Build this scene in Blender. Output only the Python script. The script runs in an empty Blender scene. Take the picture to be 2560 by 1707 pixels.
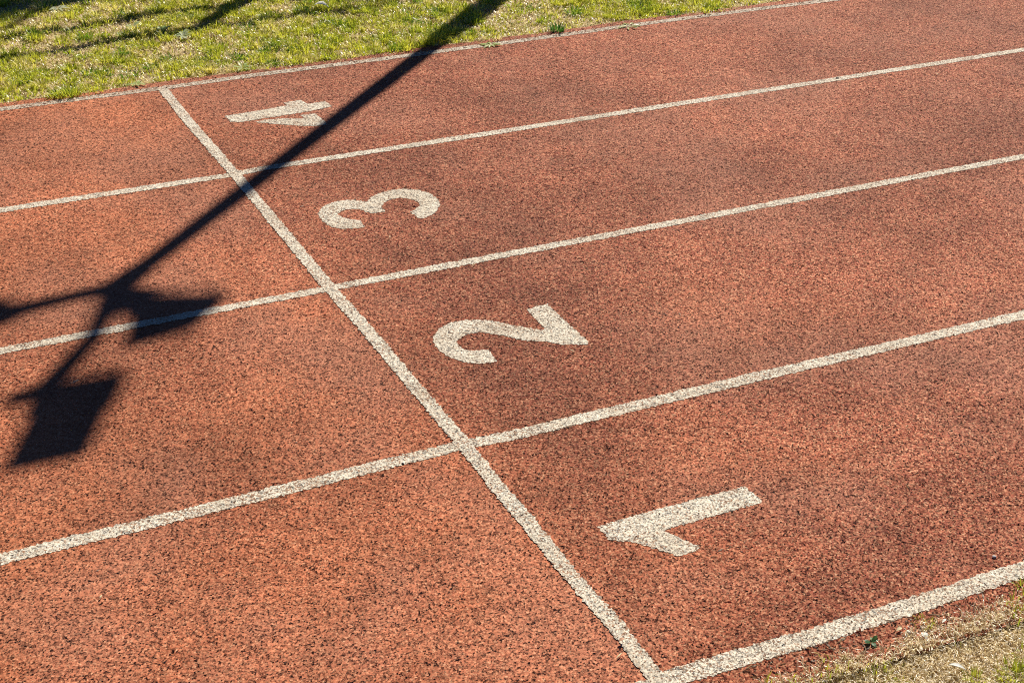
import bpy, math, random
import numpy as np
from mathutils import Vector, Matrix

random.seed(7)
rng = np.random.default_rng(7)
scene = bpy.context.scene
col = scene.collection

# ------------------------------------------------------------------ camera
FPX = 3955.0                      # focal length in pixels of the 2560 px wide photograph
YAW, PIT, ROL = 0.454287, 0.491860, 0.0162299
CAM = np.array([-1.70211, -2.59690, 2.61280])
_f = np.array([math.sin(YAW) * math.cos(PIT), math.cos(YAW) * math.cos(PIT), -math.sin(PIT)])
_r = np.array([math.cos(YAW), -math.sin(YAW), 0.0])
_u = np.cross(_r, _f)
RIGHT = math.cos(ROL) * _r + math.sin(ROL) * _u
UP = -math.sin(ROL) * _r + math.cos(ROL) * _u

cd = bpy.data.cameras.new("camera")
cam = bpy.data.objects.new("camera", cd)
col.objects.link(cam)
cd.sensor_width = 36.0
cd.lens = FPX / 2560.0 * 36.0
cd.clip_start = 0.05
cd.clip_end = 2000.0
m = Matrix((RIGHT.tolist(), UP.tolist(), (-_f).tolist())).transposed().to_4x4()
m.translation = Vector(CAM.tolist())
cam.matrix_world = m
scene.camera = cam


def at(x, y):
    """Spot on the ground (metres) surveyed from the photograph."""
    d = (x - 1280) / FPX * RIGHT - (y - 853.5) / FPX * UP + _f
    t = -CAM[2] / d[2]
    p = CAM + d * t
    return float(p[0]), float(p[1])


def pts_at(l, ox=0, oy=0, s=1.0):
    return [at(ox + a / s, oy + b / s) for a, b in l]


# ------------------------------------------------------------------ light
EL = math.radians(40)
SX = SY = math.sqrt(.5)
COT = 1 / math.tan(EL) * math.sqrt(.5)     # shadow slides by this much in -x and in -y per metre of height
sd = bpy.data.lights.new("sun", 'SUN')
sd.energy = 5.0
sd.angle = math.radians(0.58)
sd.color = (1.0, 0.93, 0.82)
sun = bpy.data.objects.new("sun", sd)
col.objects.link(sun)
sun.location = (10, 12, 15)
sun.rotation_euler = Vector((-math.cos(EL) * SX, -math.cos(EL) * SY, -math.sin(EL))).to_track_quat('-Z', 'Y').to_euler()

w = bpy.data.worlds.new("World")
scene.world = w
w.use_nodes = True
nt = w.node_tree
nt.nodes.clear()
sky = nt.nodes.new('ShaderNodeTexSky')
sky.sky_type = 'NISHITA'
sky.sun_disc = False
sky.sun_elevation = EL
sky.sun_rotation = math.radians(45)
sky.air_density = 0.42
sky.ozone_density = 10.0
sky.dust_density = 0.0
bg = nt.nodes.new('ShaderNodeBackground')
bg.inputs['Strength'].default_value = 0.05
ow = nt.nodes.new('ShaderNodeOutputWorld')
nt.links.new(sky.outputs[0], bg.inputs['Color'])
nt.links.new(bg.outputs[0], ow.inputs['Surface'])

scene.view_settings.view_transform = 'Standard'
scene.view_settings.look = 'None'
scene.view_settings.exposure = 0.5
scene.view_settings.gamma = 1.0
scene.cycles.use_denoising = False
scene.cycles.filter_width = 1.1
scene.cycles.max_bounces = 6


# ------------------------------------------------------------------ helpers
def tag(o, label=None, cat=None, group=None, kind=None):
    if label: o['label'] = label
    if cat: o['category'] = cat
    if group: o['group'] = group
    if kind: o['kind'] = kind
    return o


def link(name, me, mat=None, parent=None):
    o = bpy.data.objects.new(name, me)
    col.objects.link(o)
    if mat: me.materials.append(mat)
    if parent: o.parent = parent
    return o


def mesh(name, verts, faces, mat=None, parent=None, smooth=False):
    me = bpy.data.meshes.new(name)
    me.from_pydata([tuple(v) for v in verts], [], faces)
    me.update()
    if smooth:
        for p in me.polygons: p.use_smooth = True
    return link(name, me, mat, parent)


def empty(name, loc=(0, 0, 0)):
    o = bpy.data.objects.new(name, None)
    col.objects.link(o)
    o.location = loc
    return o


class MB:
    def __init__(s): s.v, s.f = [], []

    def add(s, v, f):
        b = len(s.v); s.v += [tuple(map(float, a)) for a in v]; s.f += [tuple(b + i for i in q) for q in f]

    def tube(s, pts, rad, n=12, cap=True):
        pts = [np.array(p, float) for p in pts]
        v, f = [], []
        ref = None
        for i, p in enumerate(pts):
            t = pts[min(i + 1, len(pts) - 1)] - pts[max(i - 1, 0)]
            t = t / np.linalg.norm(t)
            if ref is None:
                ref = np.array([1., 0, 0]) if abs(t[0]) < .8 else np.array([0, 1., 0])
            a = ref - t * (ref @ t); a /= np.linalg.norm(a); ref = a
            b = np.cross(t, a)
            r = rad[i] if hasattr(rad, '__len__') else rad
            for k in range(n):
                w_ = 2 * math.pi * k / n
                v.append(p + r * (math.cos(w_) * a + math.sin(w_) * b))
        for i in range(len(pts) - 1):
            for k in range(n):
                k2 = (k + 1) % n
                f.append((i * n + k, i * n + k2, (i + 1) * n + k2, (i + 1) * n + k))
        if cap:
            f.append(tuple(reversed(range(n))))
            f.append(tuple((len(pts) - 1) * n + k for k in range(n)))
        s.add(v, f)

    def box(s, o, u, v, w_):
        """Box from corner o along the three edge vectors."""
        o, u, v, w_ = (np.array(q, float) for q in (o, u, v, w_))
        c = [o, o + u, o + u + v, o + v, o + w_, o + u + w_, o + u + v + w_, o + v + w_]
        s.add(c, [(3, 2, 1, 0), (4, 5, 6, 7), (0, 1, 5, 4), (1, 2, 6, 5), (2, 3, 7, 6), (3, 0, 4, 7)])

    def build(s, name, mat, parent=None, smooth=False, bevel=0):
        o = mesh(name, s.v, s.f, mat, parent, smooth)
        if bevel:
            b = o.modifiers.new("bevel", 'BEVEL'); b.width = bevel; b.segments = 2
        return o


# ------------------------------------------------------------------ materials
def new_mat(name):
    mt = bpy.data.materials.new(name)
    mt.use_nodes = True
    n = mt.node_tree
    n.nodes.clear()
    return mt, n


def N(n, t, **kw):
    o = n.nodes.new(t)
    for k, v in kw.items(): setattr(o, k, v)
    return o


def ramp(n, fac, stops, interp='LINEAR'):
    r = n.nodes.new('ShaderNodeValToRGB')
    r.color_ramp.interpolation = interp
    e = r.color_ramp.elements
    while len(e) < len(stops): e.new(.5)
    for i, (p, c) in enumerate(stops):
        e[i].position = p
        e[i].color = (*c, 1) if hasattr(c, '__len__') else (c, c, c, 1)
    n.links.new(fac, r.inputs[0])
    return r.outputs[0]


def mathn(n, op, a, b=None, clamp=False):
    o = n.nodes.new('ShaderNodeMath'); o.operation = op; o.use_clamp = clamp
    for i, q in enumerate((a, b)):
        if q is None: continue
        if isinstance(q, (int, float)): o.inputs[i].default_value = q
        else: n.links.new(q, o.inputs[i])
    return o.outputs[0]


def mixc(n, fac, a, b, mode='MIX'):
    o = n.nodes.new('ShaderNodeMix'); o.data_type = 'RGBA'; o.blend_type = mode
    for sock, q in ((o.inputs[0], fac), (o.inputs[6], a), (o.inputs[7], b)):
        if isinstance(q, (int, float)): sock.default_value = q
        elif isinstance(q, tuple): sock.default_value = (*q, 1)
        else: n.links.new(q, sock)
    return o.outputs[2]


def voro(n, v, scale, feature='F1'):
    o = n.nodes.new('ShaderNodeTexVoronoi'); o.voronoi_dimensions = '2D'; o.feature = feature
    o.inputs['Scale'].default_value = scale
    n.links.new(v, o.inputs['Vector'])
    return o


def noise(n, v, scale, detail=3, rough=.55):
    o = n.nodes.new('ShaderNodeTexNoise'); o.noise_dimensions = '2D'
    o.inputs['Scale'].default_value = scale
    o.inputs['Detail'].default_value = detail
    o.inputs['Roughness'].default_value = rough
    n.links.new(v, o.inputs['Vector'])
    return o


def granules(n, v, k1=.66, k2=.40):
    """Rubber crumb: every granule is a facet tilted its own way, over slightly larger clumps."""
    big = voro(n, v, 190)
    small = voro(n, v, 380)
    clump = noise(n, v, 34, 3, .6)
    off = None
    for vo, k in ((big, k1), (small, k2)):
        a = N(n, 'ShaderNodeVectorMath', operation='SUBTRACT'); n.links.new(vo.outputs['Color'], a.inputs[0])
        a.inputs[1].default_value = (.5, .5, .5)
        b = N(n, 'ShaderNodeVectorMath', operation='MULTIPLY'); n.links.new(a.outputs[0], b.inputs[0])
        b.inputs[1].default_value = (2 * k, 2 * k, 0)
        if off is None: off = b.outputs[0]
        else:
            c = N(n, 'ShaderNodeVectorMath', operation='ADD'); n.links.new(off, c.inputs[0]); n.links.new(b.outputs[0], c.inputs[1]); off = c.outputs[0]
    bp = N(n, 'ShaderNodeBump'); bp.inputs['Distance'].default_value = .012; bp.inputs['Strength'].default_value = .6
    n.links.new(clump.outputs[0], bp.inputs['Height'])
    c = N(n, 'ShaderNodeVectorMath', operation='ADD'); n.links.new(off, c.inputs[0]); n.links.new(bp.outputs[0], c.inputs[1])
    d = N(n, 'ShaderNodeVectorMath', operation='NORMALIZE'); n.links.new(c.outputs[0], d.inputs[0])
    s1 = N(n, 'ShaderNodeSeparateColor'); n.links.new(big.outputs['Color'], s1.inputs[0])
    s2 = N(n, 'ShaderNodeSeparateColor'); n.links.new(small.outputs['Color'], s2.inputs[0])
    return d.outputs[0], s1.outputs[2], s2.outputs[2], s2.outputs[1]


def crumb_color(n, v, rnd, rnd2):
    r = mathn(n, 'ADD', mathn(n, 'MULTIPLY', rnd, .6), mathn(n, 'MULTIPLY', rnd2, .4))
    c = ramp(n, r, [(0.0, (.035, .012, .010)), (.12, (.10, .022, .014)), (.27, (.25, .055, .030)),
                    (.52, (.36, .112, .056)), (.78, (.45, .195, .105)), (1.0, (.62, .39, .24))])
    # random worn orange stretches, a steady orange increase towards -x, and darker dusty ones
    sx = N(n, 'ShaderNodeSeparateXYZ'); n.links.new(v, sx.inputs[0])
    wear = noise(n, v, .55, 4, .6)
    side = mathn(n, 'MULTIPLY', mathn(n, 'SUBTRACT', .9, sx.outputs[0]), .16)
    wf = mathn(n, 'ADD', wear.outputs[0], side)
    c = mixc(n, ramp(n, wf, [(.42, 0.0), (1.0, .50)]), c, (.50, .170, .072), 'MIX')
    cloud = noise(n, v, .95, 4, .6)
    c = mixc(n, 1.0, c, ramp(n, cloud.outputs[0], [(.30, .70), (.50, .97), (.70, 1.20)]), 'MULTIPLY')
    mot = noise(n, v, 5.5, 4, .62)
    c = mixc(n, 1.0, c, ramp(n, mot.outputs[0], [(.28, .84), (.52, 1.0), (.8, 1.12)]), 'MULTIPLY')
    cl = noise(n, v, 40, 2, .6)
    c = mixc(n, 1.0, c, ramp(n, cl.outputs[0], [(.3, .80), (.5, 1.0), (.7, 1.12)]), 'MULTIPLY')
    dust = noise(n, v, 1.3, 3, .6)
    c = mixc(n, ramp(n, dust.outputs[0], [(.46, 0.0), (.70, .30)]), c, (.40, .19, .125), 'MIX')
    return c


def principled(n, color, rough, normal=None, spec=.3):
    b = N(n, 'ShaderNodeBsdfPrincipled')
    o = N(n, 'ShaderNodeOutputMaterial')
    for k, q in (('Base Color', color), ('Roughness', rough)):
        if isinstance(q, tuple): b.inputs[k].default_value = (*q, 1)
        elif isinstance(q, (int, float)): b.inputs[k].default_value = q
        else: n.links.new(q, b.inputs[k])
    b.inputs['Specular IOR Level'].default_value = spec
    if normal is not None: n.links.new(normal, b.inputs['Normal'])
    n.links.new(b.outputs[0], o.inputs[0])
    return b


def geo_xy(n):
    g = N(n, 'ShaderNodeNewGeometry')
    return g.outputs['Position']


M = {}
M['track'], n = new_mat('red_rubber_crumb')
v = geo_xy(n)
nrm, rnd, rnd2, rnd3 = granules(n, v)
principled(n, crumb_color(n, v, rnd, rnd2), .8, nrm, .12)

def paint_mat(key, name, lo, dull):
    M[key], n = new_mat(name)
    v = geo_xy(n)
    nrm, rnd, rnd2, rnd3 = granules(n, v, .42, .26)
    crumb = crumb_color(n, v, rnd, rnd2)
    white = ramp(n, rnd3, [(0, (.44, .37, .27)), (.35, (.60, .53, .41)), (1, (.72, .67, .57))])
    grime = noise(n, v, 4, 5, .65)
    white = mixc(n, ramp(n, grime.outputs[0], [(.40, 0.0), (.75, .5)]), white, (.40, .32, .22))
    white = mixc(n, dull, white, (.34, .26, .20))
    wn = noise(n, v, 150, 2, .6)
    bare = mathn(n, 'ADD', mathn(n, 'MULTIPLY', wn.outputs[0], .7), mathn(n, 'MULTIPLY', rnd, .35))
    wear = noise(n, v, 7, 3, .6)
    bare = mathn(n, 'ADD', bare, mathn(n, 'MULTIPLY', mathn(n, 'SUBTRACT', wear.outputs[0], .5), .38))
    mask = ramp(n, bare, [(lo, 1.0), (lo + .07, 0.0)])
    crumbdk = mixc(n, .62, crumb, (.27, .19, .115))
    principled(n, mixc(n, mask, white, crumbdk), .75, nrm, .15)


paint_mat('paint', 'worn_white_paint', .375, 0.0)
paint_mat('thin_paint', 'thin_worn_paint', .43, .25)

M['soil'], n = new_mat('dry_soil_and_thatch')
v = geo_xy(n)
a = noise(n, v, 2.2, 5, .6); b_ = noise(n, v, 38, 4, .65)
c = ramp(n, b_.outputs[0], [(.25, (.14, .085, .04)), (.42, (.46, .33, .18)), (.70, (.72, .60, .36))])
c = mixc(n, ramp(n, a.outputs[0], [(.45, 0.0), (.7, .4)]), c, (.36, .30, .10))
bp = N(n, 'ShaderNodeBump'); bp.inputs['Distance'].default_value = .02
n.links.new(b_.outputs[0], bp.inputs['Height'])
principled(n, c, .95, bp.outputs[0], .1)


def leaf_mat(name, attr=True, color=(.2, .3, .04), trans=.45):
    mt, n = new_mat(name)
    if attr:
        a = N(n, 'ShaderNodeAttribute'); a.attribute_name = 'tint'; c = a.outputs['Color']
    else:
        rgb = N(n, 'ShaderNodeRGB'); rgb.outputs[0].default_value = (*color, 1); c = rgb.outputs[0]
    d = N(n, 'ShaderNodeBsdfDiffuse'); n.links.new(c, d.inputs[0])
    t = N(n, 'ShaderNodeBsdfTranslucent'); n.links.new(c, t.inputs[0])
    mx = N(n, 'ShaderNodeMixShader'); mx.inputs[0].default_value = trans
    n.links.new(d.outputs[0], mx.inputs[1]); n.links.new(t.outputs[0], mx.inputs[2])
    g = N(n, 'ShaderNodeBsdfGlossy'); g.inputs['Roughness'].default_value = .35
    m2 = N(n, 'ShaderNodeMixShader'); m2.inputs[0].default_value = .05
    n.links.new(mx.outputs[0], m2.inputs[1]); n.links.new(g.outputs[0], m2.inputs[2])
    o = N(n, 'ShaderNodeOutputMaterial'); n.links.new(m2.outputs[0], o.inputs[0])
    return mt


M['blade'] = leaf_mat('grass_blade')
M['weed'] = leaf_mat('weed_leaf')
M['tree_leaf'] = leaf_mat('tree_leaf', False, (.07, .11, .02), .35)


def simple(name, color, rough=.6, metal=0, nscale=30, amt=.3, bump=0):
    mt, n = new_mat(name)
    tc = N(n, 'ShaderNodeTexCoord')
    ns = N(n, 'ShaderNodeTexNoise'); ns.inputs['Scale'].default_value = nscale; ns.inputs['Detail'].default_value = 4
    n.links.new(tc.outputs['Object'], ns.inputs['Vector'])
    k = tuple(q * (1 - amt) for q in color)
    c = ramp(n, ns.outputs[0], [(.3, k), (.7, color)])
    nr = None
    if bump:
        bp = N(n, 'ShaderNodeBump'); bp.inputs['Distance'].default_value = bump
        n.links.new(ns.outputs[0], bp.inputs['Height']); nr = bp.outputs[0]
    b = principled(n, c, rough, nr, .4)
    b.inputs['Metallic'].default_value = metal
    return mt


M['galv'] = simple('galvanised_steel', (.45, .46, .47), .45, .8, 12, .25)
M['dark_metal'] = simple('dark_painted_aluminium', (.10, .10, .11), .5, .3, 20, .2)
M['glass'] = simple('lamp_glass', (.55, .58, .6), .12, 0, 3, .1)
M['bark'] = simple('bark', (.16, .12, .085), .9, 0, 25, .55, .01)
M['pebble'] = simple('pale_stone', (.78, .76, .70), .7, 0, 60, .25, .002)
M['dead_leaf'] = simple('bleached_leaf', (.82, .80, .70), .8, 0, 40, .25, .002)
M['straw'] = simple('straw', (.75, .62, .36), .8, 0, 60, .3)
M['chip'] = simple('bark_chip', (.62, .34, .20), .8, 0, 80, .4, .002)
M['speck'] = simple('black_crumb', (.02, .018, .018), .7, 0, 80, .4, .002)

# ------------------------------------------------------------------ the setting
W = 1.22
LINE_W = .054
g = mesh('ground', [(-300, -300, -.012), (300, -300, -.012), (300, 300, -.012), (-300, 300, -.012)], [(0, 1, 2, 3)], M['soil'])
tag(g, kind='structure')

# the edge of the red surface, a little ragged where soil and roots have eaten into it
xs = np.concatenate([np.array([-60, -20, -8]), np.arange(-4, 8.01, .02), np.array([12, 30, 60])])


def wob(x, seed, amp, f):
    r = np.random.default_rng(seed)
    s = 0
    for k in range(5):
        s = s + np.sin(x * f * 1.9 ** k + r.uniform(0, 6.28)) * amp / 1.5 ** k
    return s


ytop = 4 * W + .085 + wob(xs, 3, .006, 5)
ybot = -.17 + wob(xs, 4, .008, 5)
vv = [(x, y, 0) for x, y in zip(xs, ybot)] + [(x, y, 0) for x, y in zip(xs, ytop)]
k = len(xs)
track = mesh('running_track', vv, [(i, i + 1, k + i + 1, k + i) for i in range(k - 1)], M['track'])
tag(track, 'red rubber running track with four lanes marked in white paint', kind='structure')

PZ = .0012


def ragged(poly, step=.006, amp=.0022, seed=0):
    """Resample an outline and fray it the way sprayed paint breaks on crumb."""
    r = np.random.default_rng(seed)
    out = []
    n_ = len(poly)
    for i in range(n_):
        a, b = np.array(poly[i]), np.array(poly[(i + 1) % n_])
        L = np.linalg.norm(b - a)
        c = max(1, int(L / step))
        for j in range(c):
            q = a + (b - a) * j / c
            out.append(q + r.normal(0, amp, 2))
    return [(float(q[0]), float(q[1])) for q in out]


def smooth_poly(poly, keep=50, it=1):
    """Round the gentle corners of a traced outline, keep the sharp ones."""
    for _ in range(it):
        out = []
        n_ = len(poly)
        for i in range(n_):
            p0, p1, p2 = (np.array(poly[j % n_]) for j in (i - 1, i, i + 1))
            a = p1 - p0; b = p2 - p1
            ang = abs(math.degrees(math.atan2(a[0] * b[1] - a[1] * b[0], a @ b)))
            if ang > keep: out.append(tuple(p1))
            else:
                out.append(tuple(p1 * .75 + p0 * .25)); out.append(tuple(p1 * .75 + p2 * .25))
        poly = out
    return poly


def painted(name, poly, label, seed, z=PZ, amp=.0022):
    from mathutils.geometry import delaunay_2d_cdt
    poly = ragged(poly, seed=seed, amp=amp)
    if sum(poly[i - 1][0] * poly[i][1] - poly[i][0] * poly[i - 1][1] for i in range(len(poly))) < 0: poly.reverse()
    vs, _, fs, *_x = delaunay_2d_cdt([Vector(q) for q in poly], [], [list(range(len(poly)))], 1, 1e-6)
    me = bpy.data.meshes.new(name)
    me.from_pydata([(q[0], q[1], z) for q in vs], [], [tuple(f) for f in fs])
    me.update()
    o = link(name, me, M['paint'], track)
    tag(o, label)
    return o


def strip(name, centre, wid, label, seed, z=PZ, mat='paint'):
    """A painted line of the given width round a centre polyline (dense, frayed on both sides)."""
    r = np.random.default_rng(seed)
    c = np.array(centre, float)
    seg = np.linalg.norm(np.diff(c, axis=0), axis=1)
    s = np.concatenate([[0], np.cumsum(seg)])
    t = np.arange(0, s[-1], .006)
    x = np.interp(t, s, c[:, 0]); y = np.interp(t, s, c[:, 1])
    d = np.stack([np.gradient(x), np.gradient(y)], 1); d /= np.linalg.norm(d, axis=1)[:, None]
    nn = np.stack([-d[:, 1], d[:, 0]], 1)
    def edge(sg):
        e = r.normal(0, .0024, len(t)) + np.convolve(r.normal(0, .004, len(t)), np.ones(5) / 5, 'same') * .4
        e = e + wob(t, seed + int(sg * 3) + 50, .0006, 4)
        return np.stack([x, y], 1) + nn * (sg * wid / 2 + e)[:, None]
    A, B = edge(1), edge(-1)
    v_ = [(*q, z) for q in A] + [(*q, z) for q in B]
    k_ = len(t)
    o = mesh(name, v_, [(k_ + i, k_ + i + 1, i + 1, i) for i in range(k_ - 1)], M[mat], track)
    tag(o, label)
    return o


def lane(k_, px, label, wid=LINE_W):
    c = [at(*q) for q in px]
    a, b = c[0], c[-1]
    left = [(-6.0, k_ * W + .3 * (a[1] - k_ * W)), ] if k_ else [(-6.0, 0.0)]
    if k_ == 0: left += [(-.5, .0), (.0, .0)]
    right = [(12.0, k_ * W + .3 * (b[1] - k_ * W))]
    strip('lane_line', left + c + right, wid, label, 10 + k_, mat='thin_paint' if k_ == 4 else 'paint')


lane(4, [(0, 273.5), (389, 223.5), (640, 188), (1029, 138.5), (1280, 105), (1580, 64), (1920, 20), (2070, 2)],
     'outer white lane line along the grass at the top', .052)
lane(3, [(0, 526), (569, 439), (656, 422), (1280, 325), (1920, 225.3), (2560, 124.7)],
     'white lane line between the numbers 4 and 3', .050)
lane(2, [(0, 877.5), (640, 756), (825, 721), (1280, 633.7), (1920, 512.5), (2560, 391.5)],
     'white lane line between the numbers 3 and 2', .048)
lane(1, [(0, 1398), (640, 1241.5), (1159.5, 1111), (1280, 1088.5), (1920, 935.5), (2560, 787)],
     'white lane line between the numbers 2 and 1', .055)
lane(0, [(1686, 1692), (1920, 1623), (2040, 1588), (2206, 1537), (2560, 1423)],
     'inner white lane line beside the dry grass', .064)
cx = [(399, 222), (468, 300), (562.5, 408.5), (587, 436), (693.7, 563), (824.5, 721), (913.7, 822), (941, 854), (1063, 997),
      (1159.5, 1111), (1259.5, 1236), (1301, 1283), (1414, 1423), (1540, 1566), (1610, 1655), (1652, 1707)]
cl = [at(*q) for q in cx]
strip('start_line', [(.002, 4 * W - .02)] + cl[1:] + [(.0, -.02)], .049,
      'white start line crossing all four lanes beside the numbers', 31, PZ + .0012)

n1 = [(370, 655), (470, 620), (1100, 440), (1810, 258), (1990, 412), (1600, 520), (1010, 688), (1180, 765), (1380, 862), (1270, 910),
      (1140, 942), (1060, 905), (900, 860), (720, 802), (590, 792), (485, 780), (430, 715)]
n2 = [(945, 800), (880, 812), (740, 825), (600, 800), (480, 755), (380, 690), (325, 610), (330, 550), (370, 490), (440, 440), (540, 410),
      (680, 392), (820, 392), (960, 410), (1100, 440), (1250, 470), (1370, 490), (1425, 488), (1400, 460), (1240, 290), (1440, 235), (1640, 420),
      (1855, 612), (1835, 635), (1700, 635), (1560, 630), (1420, 605), (1300, 600), (1100, 570), (960, 535), (820, 515), (720, 515),
      (640, 540), (575, 580), (555, 610), (590, 660), (650, 690), (720, 695), (800, 685), (870, 685)]
n3 = [(960, 455), (880, 450), (800, 432), (755, 405), (760, 385), (820, 360), (880, 350), (960, 355), (1030, 385), (1075, 393), (1140, 378),
      (1190, 378), (1150, 340), (1155, 315), (1190, 285), (1260, 258), (1350, 252), (1430, 265), (1490, 290), (1505, 315), (1490, 340), (1420, 378),
      (1490, 440), (1560, 435), (1640, 390), (1690, 330), (1680, 280), (1640, 235), (1560, 195), (1450, 172), (1350, 168), (1240, 178),
      (1140, 205), (1060, 240), (1015, 290), (940, 272), (840, 270), (720, 285), (620, 325), (570, 380), (580, 430), (640, 490), (740, 530),
      (850, 535), (950, 530), (995, 512)]
n4a = [(210, 305), (350, 283), (520, 254), (740, 215), (705, 193), (850, 172), (905, 205), (1055, 180), (1110, 225), (890, 270), (700, 300),
       (480, 335), (340, 357), (255, 352)]
n4b = [(455, 357), (560, 335), (700, 325), (850, 328), (885, 322), (840, 299), (970, 285), (1010, 320), (1060, 360), (1062, 378), (960, 390),
       (850, 388), (700, 378), (560, 365)]
painted('lane_number', smooth_poly(pts_at(n1, 1400, 1150, 3.92), 25), 'white painted number 1 with a slanted flag stroke', 41, amp=.0024)
painted('lane_number', smooth_poly(pts_at(n2, 1000, 700, 3.92), 40), 'white painted number 2 with a curved neck', 42, amp=.0024)
painted('lane_number', smooth_poly(pts_at(n3, 640, 427, 3.672), 45), 'white painted number 3 with two open bowls', 43, amp=.0024)
num4 = painted('lane_number', pts_at(n4a, 500, 200, 3.36), 'white stencilled number 4 touched by the mast shadow', 44, amp=.0024)
tri = painted('lane_number', pts_at(n4b, 500, 200, 3.36), None, 45, amp=.0024)
# the stencilled 4 is one marking: join its two strokes into one mesh
import bmesh
bm = bmesh.new(); bm.from_mesh(num4.data); bm.from_mesh(tri.data); bm.to_mesh(num4.data); bm.free()
bpy.data.objects.remove(tri)


# ------------------------------------------------------------------ grass
def lattice_noise(x, y, scale, seed):
    r = np.random.default_rng(seed)
    T = r.random((256, 256))
    fx, fy = x * scale + 77.3, y * scale + 41.7
    ix, iy = np.floor(fx).astype(int), np.floor(fy).astype(int)
    tx, ty = fx - ix, fy - iy
    tx = tx * tx * (3 - 2 * tx); ty = ty * ty * (3 - 2 * ty)
    g_ = lambda a, b: T[a % 256, b % 256]
    return (g_(ix, iy) * (1 - tx) + g_(ix + 1, iy) * tx) * (1 - ty) + (g_(ix, iy + 1) * (1 - tx) + g_(ix + 1, iy + 1) * tx) * ty


def fbm(x, y, scale, seed):
    return (lattice_noise(x, y, scale, seed) + .5 * lattice_noise(x, y, scale * 2.1, seed + 1) + .25 * lattice_noise(x, y, scale * 4.3, seed + 2)) / 1.75


def blades_mesh(name, x, y, z, hgt, wid, lean, head, tint, bend=.5):
    """One mesh of tapering, bent blades: five vertices each."""
    n_ = len(x)
    base = np.stack([x, y, z], 1)
    dirv = np.stack([np.cos(head), np.sin(head), np.zeros(n_)], 1)
    tw = head + rng.normal(math.pi / 2, .5, n_)
    side = np.stack([np.cos(tw), np.sin(tw), np.zeros(n_)], 1) * (wid / 2)[:, None]
    up = np.array([0, 0, 1.])
    l1 = lean * .6
    mid = base + (dirv * np.sin(l1)[:, None] + up * np.cos(l1)[:, None]) * (hgt * .55)[:, None]
    l2 = np.minimum(lean * (1 + bend), 1.75)
    tip = mid + (dirv * np.sin(l2)[:, None] + up * np.cos(l2)[:, None]) * (hgt * .45)[:, None]
    tip[:, 2] = np.maximum(tip[:, 2], z + .002)
    V = np.stack([base - side, base + side, mid + side * .8, mid - side * .8, tip], 1).reshape(-1, 3)
    me = bpy.data.meshes.new(name)
    me.vertices.add(n_ * 5)
    me.vertices.foreach_set('co', V.astype(np.float32).ravel())
    idx = np.arange(n_) * 5
    li = np.stack([idx, idx + 1, idx + 2, idx + 3, idx + 3, idx + 2, idx + 4], 1).ravel()
    me.loops.add(n_ * 7)
    me.loops.foreach_set('vertex_index', li.astype(np.int32))
    me.polygons.add(n_ * 2)
    st = np.stack([np.arange(n_) * 7, np.arange(n_) * 7 + 4], 1).ravel()
    me.polygons.foreach_set('loop_start', st.astype(np.int32))
    me.update(calc_edges=True)
    at_ = me.attributes.new('tint', 'FLOAT_COLOR', 'POINT')
    c = np.ones((n_, 5, 4), np.float32)
    c[:, :, :3] = tint[:, None, :]
    at_.data.foreach_set('color', c.ravel())
    me.validate()
    return me


def lerp(a, b, t): return np.array(a)[None] * (1 - t)[:, None] + np.array(b)[None] * t[:, None]


GREEN = (.30, .42, .02); LIME = (.78, .74, .08); TAN = (.88, .76, .42); BROWN = (.40, .26, .12); DEEP = (.08, .24, .02)


def lawn_edge(x):
    return 4 * W + .070 + (fbm(x, x * 0, 3.2, 61) - .5) * .15 + (fbm(x, x * 0, 14, 63) - .5) * .06


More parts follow.
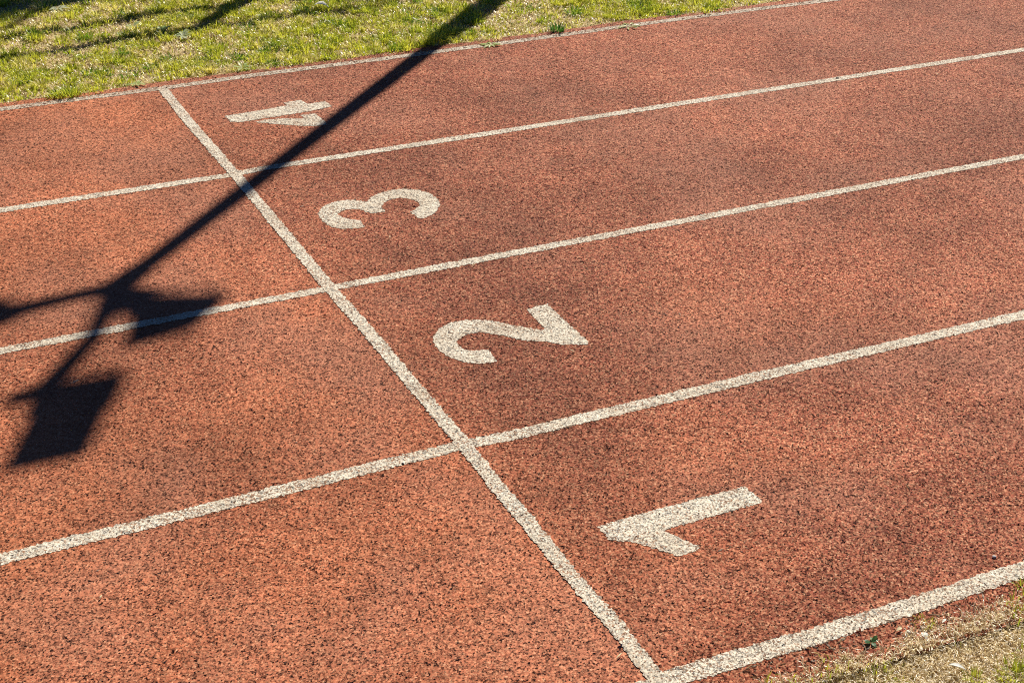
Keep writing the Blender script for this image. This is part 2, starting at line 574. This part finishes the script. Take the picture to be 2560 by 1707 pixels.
def lawn():
    parts = []

    def add(x, y, hgt, wid, lean, head, tint): parts.append((x, y, hgt, wid, lean, head, tint))

    # flat dry thatch, then low growth, then tussocks that radiate outward
    def scatter(x0, x1, y0, y1, dens):
        n_ = int((x1 - x0) * (y1 - y0) * dens)
        return rng.uniform(x0, x1, n_), rng.uniform(y0, y1, n_)

    for (x0, x1, y0, y1, k_) in ((-2.4, 4.8, 4.90, 7.0, 1.0), (-2.6, 6.5, 7.0, 9.2, .22)):
        x, y = scatter(x0, x1, y0, y1, 5200 * k_)
        d = y - lawn_edge(x)
        ok = (d > -.02) & (rng.random(len(x)) < np.clip(d / .06 + .4, 0, 1)); x, y = x[ok], y[ok]; n_ = len(x)
        add(x, y, rng.uniform(.015, .05, n_), rng.uniform(.003, .007, n_), rng.uniform(1.1, 1.55, n_), rng.uniform(0, 6.28, n_),
            lerp(BROWN, TAN, np.clip(rng.normal(.75, .28, n_), 0, 1)))
        x, y = scatter(x0, x1, y0, y1, 4200 * k_)
        d = y - lawn_edge(x)
        lush = fbm(x, y, 1.6, 21) * .6 + fbm(x, y, 8, 11) * .7
        ok = (d > 0) & (rng.random(len(x)) < np.clip((lush - .36) * 2.6, .12, 1) * np.clip(d / .08 + .3, 0, 1)); x, y = x[ok], y[ok]; n_ = len(x)
        add(x, y, rng.uniform(.015, .04, n_), rng.uniform(.003, .008, n_), np.abs(rng.normal(.9, .35, n_)), rng.uniform(0, 6.28, n_),
            lerp(GREEN, LIME, np.clip(rng.normal(.62, .3, n_), 0, 1)))
        cx_, cy_ = scatter(x0, x1, y0, y1, 250 * k_)
        d = cy_ - lawn_edge(cx_)
        lush = fbm(cx_, cy_, 1.6, 21) * .7 + fbm(cx_, cy_, 6, 12) * .6
        ok = (d > .02) & (rng.random(len(cx_)) < np.clip((lush - .36) * 2.6, .12, 1)); cx_, cy_, lush = cx_[ok], cy_[ok], lush[ok]
        for a, b, l in zip(cx_, cy_, lush):
            n_ = int(rng.integers(25, 75)); r_ = rng.uniform(.025, .06)
            q = np.sqrt(rng.random(n_)) * r_; th = rng.uniform(0, 6.28, n_)
            size = rng.uniform(.7, 1.25) * (.7 + l * .5)
            kind = rng.random()
            t = np.clip(rng.normal(.30 if kind < .25 else .68, .22, n_), 0, 1)
            tint = lerp(GREEN, LIME, t) if kind > .08 else lerp(DEEP, GREEN, rng.random(n_))
            if kind > .86: tint = lerp(LIME, TAN, rng.random(n_))
            add(a + q * np.cos(th), b + q * np.sin(th), rng.uniform(.022, .055, n_) * size, rng.uniform(.003, .0075, n_),
                np.abs(rng.normal(.45, .25, n_)) + q / r_ * .55, th + rng.normal(0, .5, n_), tint)
    x, y, hgt, wid, lean, head, tint = (np.concatenate([p[i] for p in parts]) for i in range(7))
    me = blades_mesh('grass', x, y, np.full(len(x), -.012), hgt, wid, lean, head, tint)
    o = link('grass', me, M['blade'])
    tag(o, 'patchy green and yellow lawn beyond the outer lane line', 'grass', kind='stuff')


def dry_verge():
    A = [(-.9, 3.3, -1.75, -.05, 9000), (.1, 1.3, -.7, -.05, 42000)]
    P = np.concatenate([np.stack([rng.uniform(a, b, int((b - a) * (d - c) * q)), rng.uniform(c, d, int((b - a) * (d - c) * q))], 1) for a, b, c, d, q in A])
    x, y = P[:, 0], P[:, 1]; n_ = len(x)
    patch = fbm(x, y, 4, 121); fine = fbm(x, y, 16, 131)
    edge = -.105 + (fbm(x, x * 0, 5, 161) - .5) * .13 + (fbm(x, x * 0, 20, 163) - .5) * .05
    d = edge - y
    keep = (d > 0) & (rng.random(n_) < np.clip(d / .07 + .10, 0, 1) * np.clip(.3 + fine * 1.2, 0, 1))
    x, y, patch, d = x[keep], y[keep], patch[keep], d[keep]
    n_ = len(x)
    gz = np.clip((x - .80) * 2.2 + (-.33 - y) * 1.4, 0, .7)
    green = rng.random(n_) < np.clip((patch - .62) * .8 + .03 + gz, 0, .7)
    hgt = np.where(green, rng.uniform(.015, .045, n_), rng.uniform(.012, .040, n_))
    lean = np.where(green, np.abs(rng.normal(.6, .35, n_)), rng.uniform(.7, 1.5, n_))
    wid = rng.uniform(.0016, .0042, n_)
    tint = lerp((.50, .33, .15), (.92, .80, .50), np.clip(rng.normal(.72, .3, n_), 0, 1))
    tint = np.where(green[:, None], lerp(GREEN, LIME, np.clip(rng.normal(.5, .3, n_), 0, 1)), tint)
    me = blades_mesh('dry_grass', x, y, np.where(y > -.17, .001, -.010), hgt, wid, lean, rng.uniform(0, 6.28, n_), tint)
    o = link('dry_grass', me, M['blade'])
    tag(o, 'straw coloured dry grass verge at the inner edge of the track', 'grass', kind='stuff')


lawn()
dry_verge()


def tuft(px, label, n_=90, r=.05, h=.06, c0=DEEP, c1=GREEN, name='grass_tuft', lean=.55, group=None, wid=.004, z=0.0):
    cx_, cy_ = at(*px)
    a = rng.uniform(0, 6.28, n_); q = np.sqrt(rng.random(n_)) * r
    me = blades_mesh(name, q * np.cos(a), q * np.sin(a), np.zeros(n_), rng.uniform(.5, 1.1, n_) * h, rng.uniform(.7, 1.4, n_) * wid,
                     np.abs(rng.normal(lean, .3, n_)) + q / r * .3, a + rng.normal(0, .6, n_), lerp(c0, c1, rng.random(n_)))
    o = link(name, me, M['blade'])
    o.location = (cx_, cy_, z)
    tag(o, label, 'grass tuft' if name == 'grass_tuft' else 'weed', group)
    return o


def leaf_verts(L, wd, az, lift, droop):
    """A leaf blade as a small curved strip with a midrib fold."""
    v_, f_ = [], []
    prof = [(0, .12), (.2, .55), (.45, 1.0), (.7, .85), (.9, .4), (1, .03)]
    for t, ww in prof:
        x_ = L * t; z_ = lift * L * t - droop * L * t * t
        hw = wd * ww / 2
        for sgn, dz in ((-1, .18), (0, 0), (1, .18)):
            lx, ly, lz = x_, sgn * hw, z_ + dz * hw
            v_.append((lx * math.cos(az) - ly * math.sin(az), lx * math.sin(az) + ly * math.cos(az), lz + .003))
    for i in range(len(prof) - 1):
        for j in range(2):
            a = i * 3 + j
            f_.append((a, a + 1, a + 4, a + 3))
    return v_, f_


def weed(px, label, n_=11, L=.055, wd=.022, c0=(.45, .55, .30), c1=(.62, .66, .42), lift=.5, z=0.0, group=None, spread=1.0):
    b = MB()
    tints = []
    for i in range(n_):
        az = i * 2.4 + random.uniform(-.3, .3)
        s_ = random.uniform(.55, 1.1)
        v_, f_ = leaf_verts(L * s_, wd * s_, az, lift * random.uniform(.4, 1.2), random.uniform(.1, .4))
        off = random.uniform(0, .25) * L * spread
        v_ = [(a + off * math.cos(az), c + off * math.sin(az), d) for a, c, d in v_]
        b.add(v_, f_)
        t = random.random()
        tints += [tuple(c0[q] * (1 - t) + c1[q] * t for q in range(3))] * len(v_)
    o = b.build('broadleaf_weed', M['weed'])
    a = o.data.attributes.new('tint', 'FLOAT_COLOR', 'POINT')
    a.data.foreach_set('color', np.array([(*t, 1) for t in tints], np.float32).ravel())
    x_, y_ = at(*px)
    o.location = (x_, y_, z)
    tag(o, label, 'weed', group)
    return o


TG = 'grass tufts at the edges of the track'
tuft((1393, 78), 'dark green spiky grass tuft rising beside the outer lane line', 90, .035, .06, DEEP, (.09, .24, .03), group=TG)
tuft((176, 238), 'bright green grass tuft near the outer line at the left', 110, .05, .07, GREEN, LIME, group=TG)
tuft((1085, 105), 'long yellow green tuft right of the mast shadow at the lawn edge', 150, .075, .085, GREEN, LIME, group=TG)
tuft((2544, 1692), 'green grass tuft in the bottom right corner', 160, .05, .05, GREEN, LIME, group=TG, wid=.003, z=-.01)
tuft((2440, 1700), 'thin green tuft in dry grass beside the long white leaf', 50, .03, .04, GREEN, LIME, group=TG, wid=.0025, z=-.005)
tuft((2310, 1560), 'small yellow green tuft on bare red crumb below the inner line', 30, .03, .025, GREEN, LIME, group=TG, wid=.0025)
tuft((2556, 1470), 'tiny green tuft at the right photo edge below the inner line', 24, .02, .03, GREEN, LIME, group=TG, wid=.003)
WG = 'broadleaf weeds growing in and beside the lawn'
weed((457, 92), 'pale silvery weed under the lower branch shadow', 12, .06, .026, group=WG)
weed((405, 78), 'green leafy weed lying in the lower branch shadow', 11, .05, .024, (.16, .30, .06), (.4, .5, .2), group=WG)
weed((332, 70), 'pale weed between the two long branch shadows', 10, .05, .022, group=WG)
weed((143, 24), 'pale weed beside the dark shadow at the top left', 11, .06, .026, (.5, .56, .34), (.66, .68, .46), group=WG)
weed((607, 172), 'light green weed touching the red edge above the number 4', 10, .05, .018, (.40, .52, .16), (.55, .62, .28), group=WG)
weed((340, 212), 'light green weed by the start line end', 10, .05, .016, (.36, .50, .12), (.5, .6, .24), lift=.3, group=WG)
weed((1228, 114), 'flat yellow green weed creeping over the outer lane line at the middle', 14, .055, .016, (.35, .48, .10), (.6, .66, .3), .25, PZ + .001, WG, 2.0)
weed((1570, 67), 'flat pale weed creeping over the outer lane line right of centre', 14, .06, .016, (.42, .5, .15), (.66, .68, .36), .2, PZ + .001, WG, 2.2)
weed((2178, 1606), 'dark glossy green weed at the edge of the dry grass', 6, .022, .012, (.03, .12, .03), (.14, .26, .05), .6, 0, WG)


def crumb(name, px, r, mat, label, cat, squash=.6, z=0.0, seed=0, group=None):
    """An irregular small stone or crumb."""
    import bmesh
    bm_ = bmesh.new()
    bmesh.ops.create_icosphere(bm_, subdivisions=2, radius=1)
    rr = np.random.default_rng(seed)
    ax = rr.normal(0, 1, (4, 3))
    for v_ in bm_.verts:
        p = np.array(v_.co)
        s_ = 1 + .16 * sum(np.sin(2.2 * (p @ a)) for a in ax) / 2
        v_.co = Vector((p[0] * s_ * r * 1.25, p[1] * s_ * r, (p[2] * s_ * squash + squash * .8) * r))
    me = bpy.data.meshes.new(name); bm_.to_mesh(me); bm_.free()
    for p in me.polygons: p.use_smooth = True
    o = link(name, me, mat)
    x_, y_ = at(*px)
    o.location = (x_, y_, z); o.rotation_euler[2] = rr.uniform(0, 6)
    tag(o, label, cat, group)
    return o


def flake(name, px, L, wd, az, mat, label, cat, curl=.5, z=.002, group=None):
    """A dry curled leaf, chip or straw with thickness."""
    v_, f_ = leaf_verts(L, wd, az, curl, curl * .9)
    n0 = len(v_)
    v2 = v_ + [(a, c, d - .0012) for a, c, d in v_]
    f2 = f_ + [tuple(reversed([i + n0 for i in q])) for q in f_]
    for i in range(5):
        for e in (0, 2):
            a, b_2 = i * 3 + e, (i + 1) * 3 + e
            f2.append((a, b_2, b_2 + n0, a + n0))
    o = mesh(name, v2, f2, mat)
    x_, y_ = at(*px)
    o.location = (x_, y_, z)
    tag(o, label, cat, group)
    return o


LG = 'loose litter lying on the track and verge'
crumb('pebble', (2270, 1583), .006, M['pebble'], 'round white pebble at the edge of the dry grass', 'pebble', .8, seed=1, group=LG)
crumb('pebble', (2485, 1393), .005, M['pebble'], 'small pale pebble on red crumb above the inner line', 'pebble', .8, seed=2, group=LG)
flake('dead_leaf', (2316, 1604), .03, .018, 1.3, M['dead_leaf'], 'small curled white leaf on the dry grass edge', 'leaf', .7, .004, LG)
flake('dead_leaf', (2412, 1684), .042, .013, 2.3, M['dead_leaf'], 'long bleached white leaf lying on dry grass', 'leaf', .6, .012, LG)
flake('dead_leaf', (2355, 1560), .02, .008, .4, M['dead_leaf'], 'narrow white leaf scrap above the curled leaf', 'leaf', .4, .003, LG)
flake('dead_leaf', (822, 24), .085, .055, 2.6, M['dead_leaf'], 'large pale dead leaf standing on the lawn left of the mast shadow', 'leaf', .9, .01, LG)
flake('dead_leaf', (2240, 1581), .022, .010, .2, M['straw'], 'tan leaf scrap left of the white pebble', 'leaf', .4, .003, LG)
flake('bark_chip', (1547, 1611), .018, .011, .3, M['chip'], 'reddish chip stuck on the left edge of the start line', 'chip', .4, .009, LG)
flake('twig', (1540, 1650), .028, .004, .5, M['straw'], 'short tan twig on the track left of the start line', 'twig', .2, .003, LG)
flake('straw', (1437, 884), .026, .003, 1.9, M['straw'], 'straw below the pointed foot of the number 2', 'straw', .3, .003, LG)
flake('straw', (1180, 669), .03, .003, .6, M['straw'], 'straw beneath the line between lanes 3 and 2', 'straw', .3, .003, LG)
flake('straw', (975, 600), .03, .003, 1.2, M['straw'], 'fine straw lying below the number 3', 'straw', .3, .003, LG)
flake('straw', (250, 1500), .014, .005, .9, M['straw'], 'tiny curled straw alone in the lower left of the track', 'straw', .6, .003, LG)
flake('straw', (2347, 190), .03, .005, 1.7, M['straw'], 'straw below the line between lanes 4 and 3 at the right', 'straw', .3, .003, LG)
crumb('rubber_crumb', (2093, 197), .006, M['speck'], 'black crumb sitting on the line between lanes 4 and 3', 'crumb', .5, PZ, 5, LG)
crumb('rubber_crumb', (1007, 1160), .004, M['speck'], 'black crumb on the lane line left of the start line crossing', 'crumb', .5, PZ, 6, LG)


def grit():
    """Pale grit, loose crumb and bits of thatch blown on to the track, thickest along its two edges."""
    n_ = 700
    x = rng.uniform(-2, 5.5, n_); y = rng.uniform(-.05, 4.95, n_)
    e1 = rng.uniform(-2, 5.5, 1500); f1 = 4 * W + .03 + np.abs(rng.normal(0, .03, 1500)) - .045
    e2 = rng.uniform(.2, 1.4, 500); f2 = -.03 - np.abs(rng.normal(0, .05, 500))
    x = np.concatenate([x, e1, e2]); y = np.concatenate([y, f1, f2]); m_ = len(x)
    b = MB()
    tints = []
    for i in range(m_):
        s_ = rng.uniform(.0012, .0032); a = rng.uniform(0, 6.28); L = s_ * (rng.uniform(1, 1.6) if rng.random() < .6 else rng.uniform(2.5, 5))
        ux, uy = math.cos(a), math.sin(a)
        p = np.array([x[i], y[i], PZ])
        U = np.array([ux * L, uy * L, 0]); V_ = np.array([-uy * s_, ux * s_, 0]); Z = np.array([0, 0, s_ * .9])
        b.add([p - U, p + V_, p + U, p - V_, p + Z + U * .3, p + Z - U * .4], [(0, 3, 5), (3, 4, 5), (3, 2, 4), (2, 1, 4), (1, 5, 4), (1, 0, 5)])
        base = ((.80, .72, .55), (.62, .46, .26), (.20, .12, .07), (.45, .13, .07))[int(rng.choice(4, p=(.35, .3, .2, .15)))]
        tints += [base] * 6
    o = b.build('grit', M['weed'])
    a = o.data.attributes.new('tint', 'FLOAT_COLOR', 'POINT')
    a.data.foreach_set('color', np.array([(*t, 1) for t in tints], np.float32).ravel())
    tag(o, 'fine pale grit and thatch scraps strewn over the track', 'grit', kind='stuff')


grit()

# ------------------------------------------------------------------ floodlight mast (stands beyond the top of the picture; its shadow crosses the track)
def lift(gx, gy, z):
    """The point at height z whose shadow falls on the ground at (gx, gy)."""
    return np.array([gx + COT * z, gy + COT * z, z])


H = 5.0
hub = lift(-.735, 2.745, H)
mast = empty('floodlight_mast', (hub[0], hub[1], -.012))
tag(mast, 'tall steel floodlight mast with three lamps that throws the long shadow over the track', 'floodlight')
O = np.array([hub[0], hub[1], -.012])


def rel(p): return np.array(p, float) - O


b = MB(); b.tube([(0, 0, 0), (0, 0, .02)], .17, 24); b.build('base_plate', M['galv'], mast, bevel=.004)
b = MB(); b.tube([(0, 0, .02), (0, 0, 1.95), (0, 0, 2.40)], [.088, .084, .056], 24); b.build('lower_pole', M['galv'], mast, True)
b = MB(); b.tube([(0, 0, 2.38), (0, 0, H - .12)], [.055, .048], 24); b.build('upper_pole', M['galv'], mast, True)
b = MB(); b.box((-.035, -.092, .45), (.07, 0, 0), (0, .014, 0), (0, 0, .28)); b.build('access_door', M['galv'], mast, bevel=.003)
b = MB(); b.tube([(0, 0, H - .16), (0, 0, H - .02), (0, 0, H + .05)], [.055, .066, .05], 20)
b.build('hub', M['dark_metal'], mast, True)

# (arm shadow points, shadow corners of the lamp face: two low then two high, rise, thickness)
armsets = [
    ([(-.735, 2.745), (-.79, 2.62), (-.885, 2.405), (-1.0, 2.25), (-1.09, 2.13)],
     ((-1.085, 2.145), (-.825, 2.125), (-1.065, 1.645), (-1.325, 1.640)), .262, .05),
    ([(-.735, 2.745), (-.69, 2.715), (-.645, 2.672), (-.60, 2.64)],
     ((-.665, 2.672), (-.345, 2.552), (-.520, 2.355), (-.800, 2.285)), .10, .05),
    ([(-.735, 2.745), (-.80, 2.762), (-.905, 2.752), (-1.069, 2.728), (-1.20, 2.70)],
     ((-1.068, 2.800), (-1.075, 2.715), (-1.40, 2.58), (-1.40, 2.72)), .06, .05),
]
for sh, quad, rise, th in armsets:
    b = MB()
    b.tube([rel(lift(*q, H)) for q in sh], [.046, .040, .038, .042, .048][:len(sh)], 14)
    b.build('arm', M['galv'], mast, True)
    A_, B_, C_, D_ = (rel(lift(*q, H + (0, 0, rise, rise)[i])) for i, q in enumerate(quad))
    nn = np.cross(B_ - A_, D_ - A_); nn /= np.linalg.norm(nn)
    if nn[2] > 0: nn = -nn                       # the glass looks down
    mid = (A_ + B_ + C_ + D_) / 4
    bk = [q + (mid - q) * .06 - nn * th for q in (A_, B_, C_, D_)]
    b = MB()
    b.add([A_, B_, C_, D_] + bk, [(0, 1, 2, 3), (7, 6, 5, 4), (0, 4, 5, 1), (1, 5, 6, 2), (2, 6, 7, 3), (3, 7, 4, 0)])
    u_, v_ = bk[1] - bk[0], bk[3] - bk[0]
    for i in range(7):                           # cooling fins on the back
        b.box(bk[0] - nn * .022 + u_ * (.1 + .11 * i) + v_ * .18, u_ * .03, v_ * .64, nn * .0219)
    lamp = b.build('lamp_head', M['dark_metal'], mast, bevel=.006)
    b = MB()
    fc = [q + (mid - q) * .12 + nn * .001 for q in (A_, B_, C_, D_)]
    b.add(fc + [q + nn * .006 for q in fc], [(3, 2, 1, 0), (4, 5, 6, 7), (0, 1, 5, 4), (1, 2, 6, 5), (2, 3, 7, 6), (3, 0, 4, 7)])
    b.build('lamp_glass', M['glass'], lamp)
    uu = (B_ - A_) / np.linalg.norm(B_ - A_); vv_ = (D_ - A_)
    e0 = A_ + vv_ * .42 - uu * .014 - nn * th * .5; e1 = B_ + (C_ - B_) * .42 + uu * .014 - nn * th * .5
    b = MB()
    b.tube([e0, e0 - vv_ * .34, e0 - vv_ * .46 + uu * .04, e1 - vv_ * .46 - uu * .04, e1 - vv_ * .34, e1], .011, 8)
    b.build('bracket', M['galv'], lamp, True)
    b = MB()
    b.box(e0 - vv_ * .40 - uu * .07, uu * .085, vv_ * .20, -nn * .06)
    b.build('junction_box', M['dark_metal'], lamp, bevel=.005)


# ------------------------------------------------------------------ trees beyond the top of the picture, whose branch shadows fall on the lawn
def leaves(b, centre, n_, rad, size, rr):
    for _ in range(n_):
        q = rr.normal(0, 1, 3); q /= np.linalg.norm(q); q *= rad * rr.random() ** .4
        c_ = np.array(centre) + q
        d1 = rr.normal(0, 1, 3); d1 /= np.linalg.norm(d1)
        d2 = np.cross(d1, rr.normal(0, 1, 3)); d2 /= np.linalg.norm(d2)
        s_ = size * rr.uniform(.6, 1.2)
        b.add([c_ - d1 * s_, c_ + d2 * s_ * .42, c_ + d1 * s_, c_ - d2 * s_ * .42], [(0, 1, 2, 3)])


rr = np.random.default_rng(91)
sap_base = lift(.656, 6.016, 1.3); sap_base[2] = -.012
sap = empty('bare_tree', tuple(sap_base))
tag(sap, 'slender tree with thin spreading branches that shadow the lawn at the upper left', 'tree')
S0 = sap_base
def srel(p): return np.array(p) - S0
b = MB()
b.tube([(0, 0, 0), (.0, 0, .5), srel(lift(.934, 6.308, .98)), srel(lift(.656, 6.016, 1.3)), srel(lift(.406, 5.752, 1.6)), srel(lift(.36, 5.72, 1.68))],
       [.075, .065, .058, .052, .042, .02], 10)
b.build('trunk', M['bark'], sap, True)


def limb(sh, z0, z1, r0, r1, jit=.02):
    n_ = len(sh)
    pts, rad = [], []
    zs = np.linspace(z0, z1, n_)
    for i, (q, z_) in enumerate(zip(sh, zs)):
        pts.append(srel(lift(*q, z_)))
        rad.append(r0 + (r1 - r0) * i / (n_ - 1))
    bb = MB(); bb.tube(pts, rad, 8); bb.build('branch', M['bark'], sap, True)
    return pts


l1 = limb([(.406, 5.765), (.177, 5.752), (.05, 5.752), (-.06, 5.745), (-.23, 5.705), (-.394, 5.690), (-.55, 5.66), (-.70, 5.64), (-1.1, 5.55), (-1.6, 5.5)],
          1.58, 1.85, .036, .022)
l3 = limb([(.40, 5.80), (.50, 5.815), (.66, 5.785), (.80, 5.765), (.95, 5.80), (1.10, 5.815), (1.285, 5.786), (1.45, 5.775), (1.68, 5.81), (2.0, 5.9)],
          1.55, 1.8, .026, .012)
l4 = limb([(.80, 6.17), (.68, 6.125), (.58, 6.108), (.33, 6.107), (.16, 6.11), (.021, 6.098), (-.17, 6.045), (-.29, 6.07), (-.46, 6.04), (-.585, 6.00), (-1.2, 5.8)],
          1.2, 1.6, .036, .020)
l5 = limb([(.90, 6.29), (1.1, 6.10), (1.32, 5.975), (1.55, 5.93), (1.75, 5.93)], 1.05, 1.5, .02, .010)
b = MB()
for pts, n_ in ((l1, 3), (l3, 4), (l4, 4), (l5, 3)):
    for p in pts[2:]:
        leaves(b, p, n_, .06, .028, rr)
for q in ((1.30, 5.79), (1.62, 5.93), (.15, 6.09)):
    leaves(b, srel(lift(*q, 1.6)), 24, .08, .035, rr)
b.build('crown', M['tree_leaf'], sap)

tb = lift(-.9, 7.3, 3.6)
big_base = np.array([tb[0] + .25, tb[1] + .2, -.012])
big = empty('leafy_tree', tuple(big_base))
tag(big, 'dense leafy tree whose shadow darkens the lawn in the top left corner', 'tree')
b = MB()
b.tube([(0, 0, 0), (.02, .01, 1.2), (-.05, -.03, 2.2), (-.15, -.12, 3.0), tb - big_base], [.13, .10, .085, .06, .02], 12)
for q in ((-.6, 6.9), (-1.3, 7.1), (-.3, 7.5), (-1.1, 7.8), (-.15, 6.75)):
    e = lift(*q, 3.7) - big_base
    b.tube([(-.08, -.05, 2.4), e * .5 + np.array([-.05, -.05, 1.35]), e], [.045, .03, .01], 8)
e = lift(-.70, 6.08, 3.4) - big_base
b.tube([lift(-.10, 6.56, 3.5) - big_base, lift(-.33, 6.42, 3.45) - big_base, lift(-.52, 6.17, 3.4) - big_base, e], [.035, .03, .022, .008], 8)
b.build('trunk', M['bark'], big, True)
b = MB()
for _ in range(60):
    q = rr.normal(0, 1, 3); q /= np.linalg.norm(q); q *= rr.random() ** .33
    c_ = tb - big_base + q * np.array([.85, .85, .75])
    leaves(b, c_, 130, .26, .055, rr)
for q in ((-.30, 6.62), (-.12, 6.64), (.0, 6.66), (-.45, 6.6), (-.5, 6.45)):
    leaves(b, lift(*q, 3.6) - big_base, 160, .13, .045, rr)
b.build('crown', M['tree_leaf'], big)
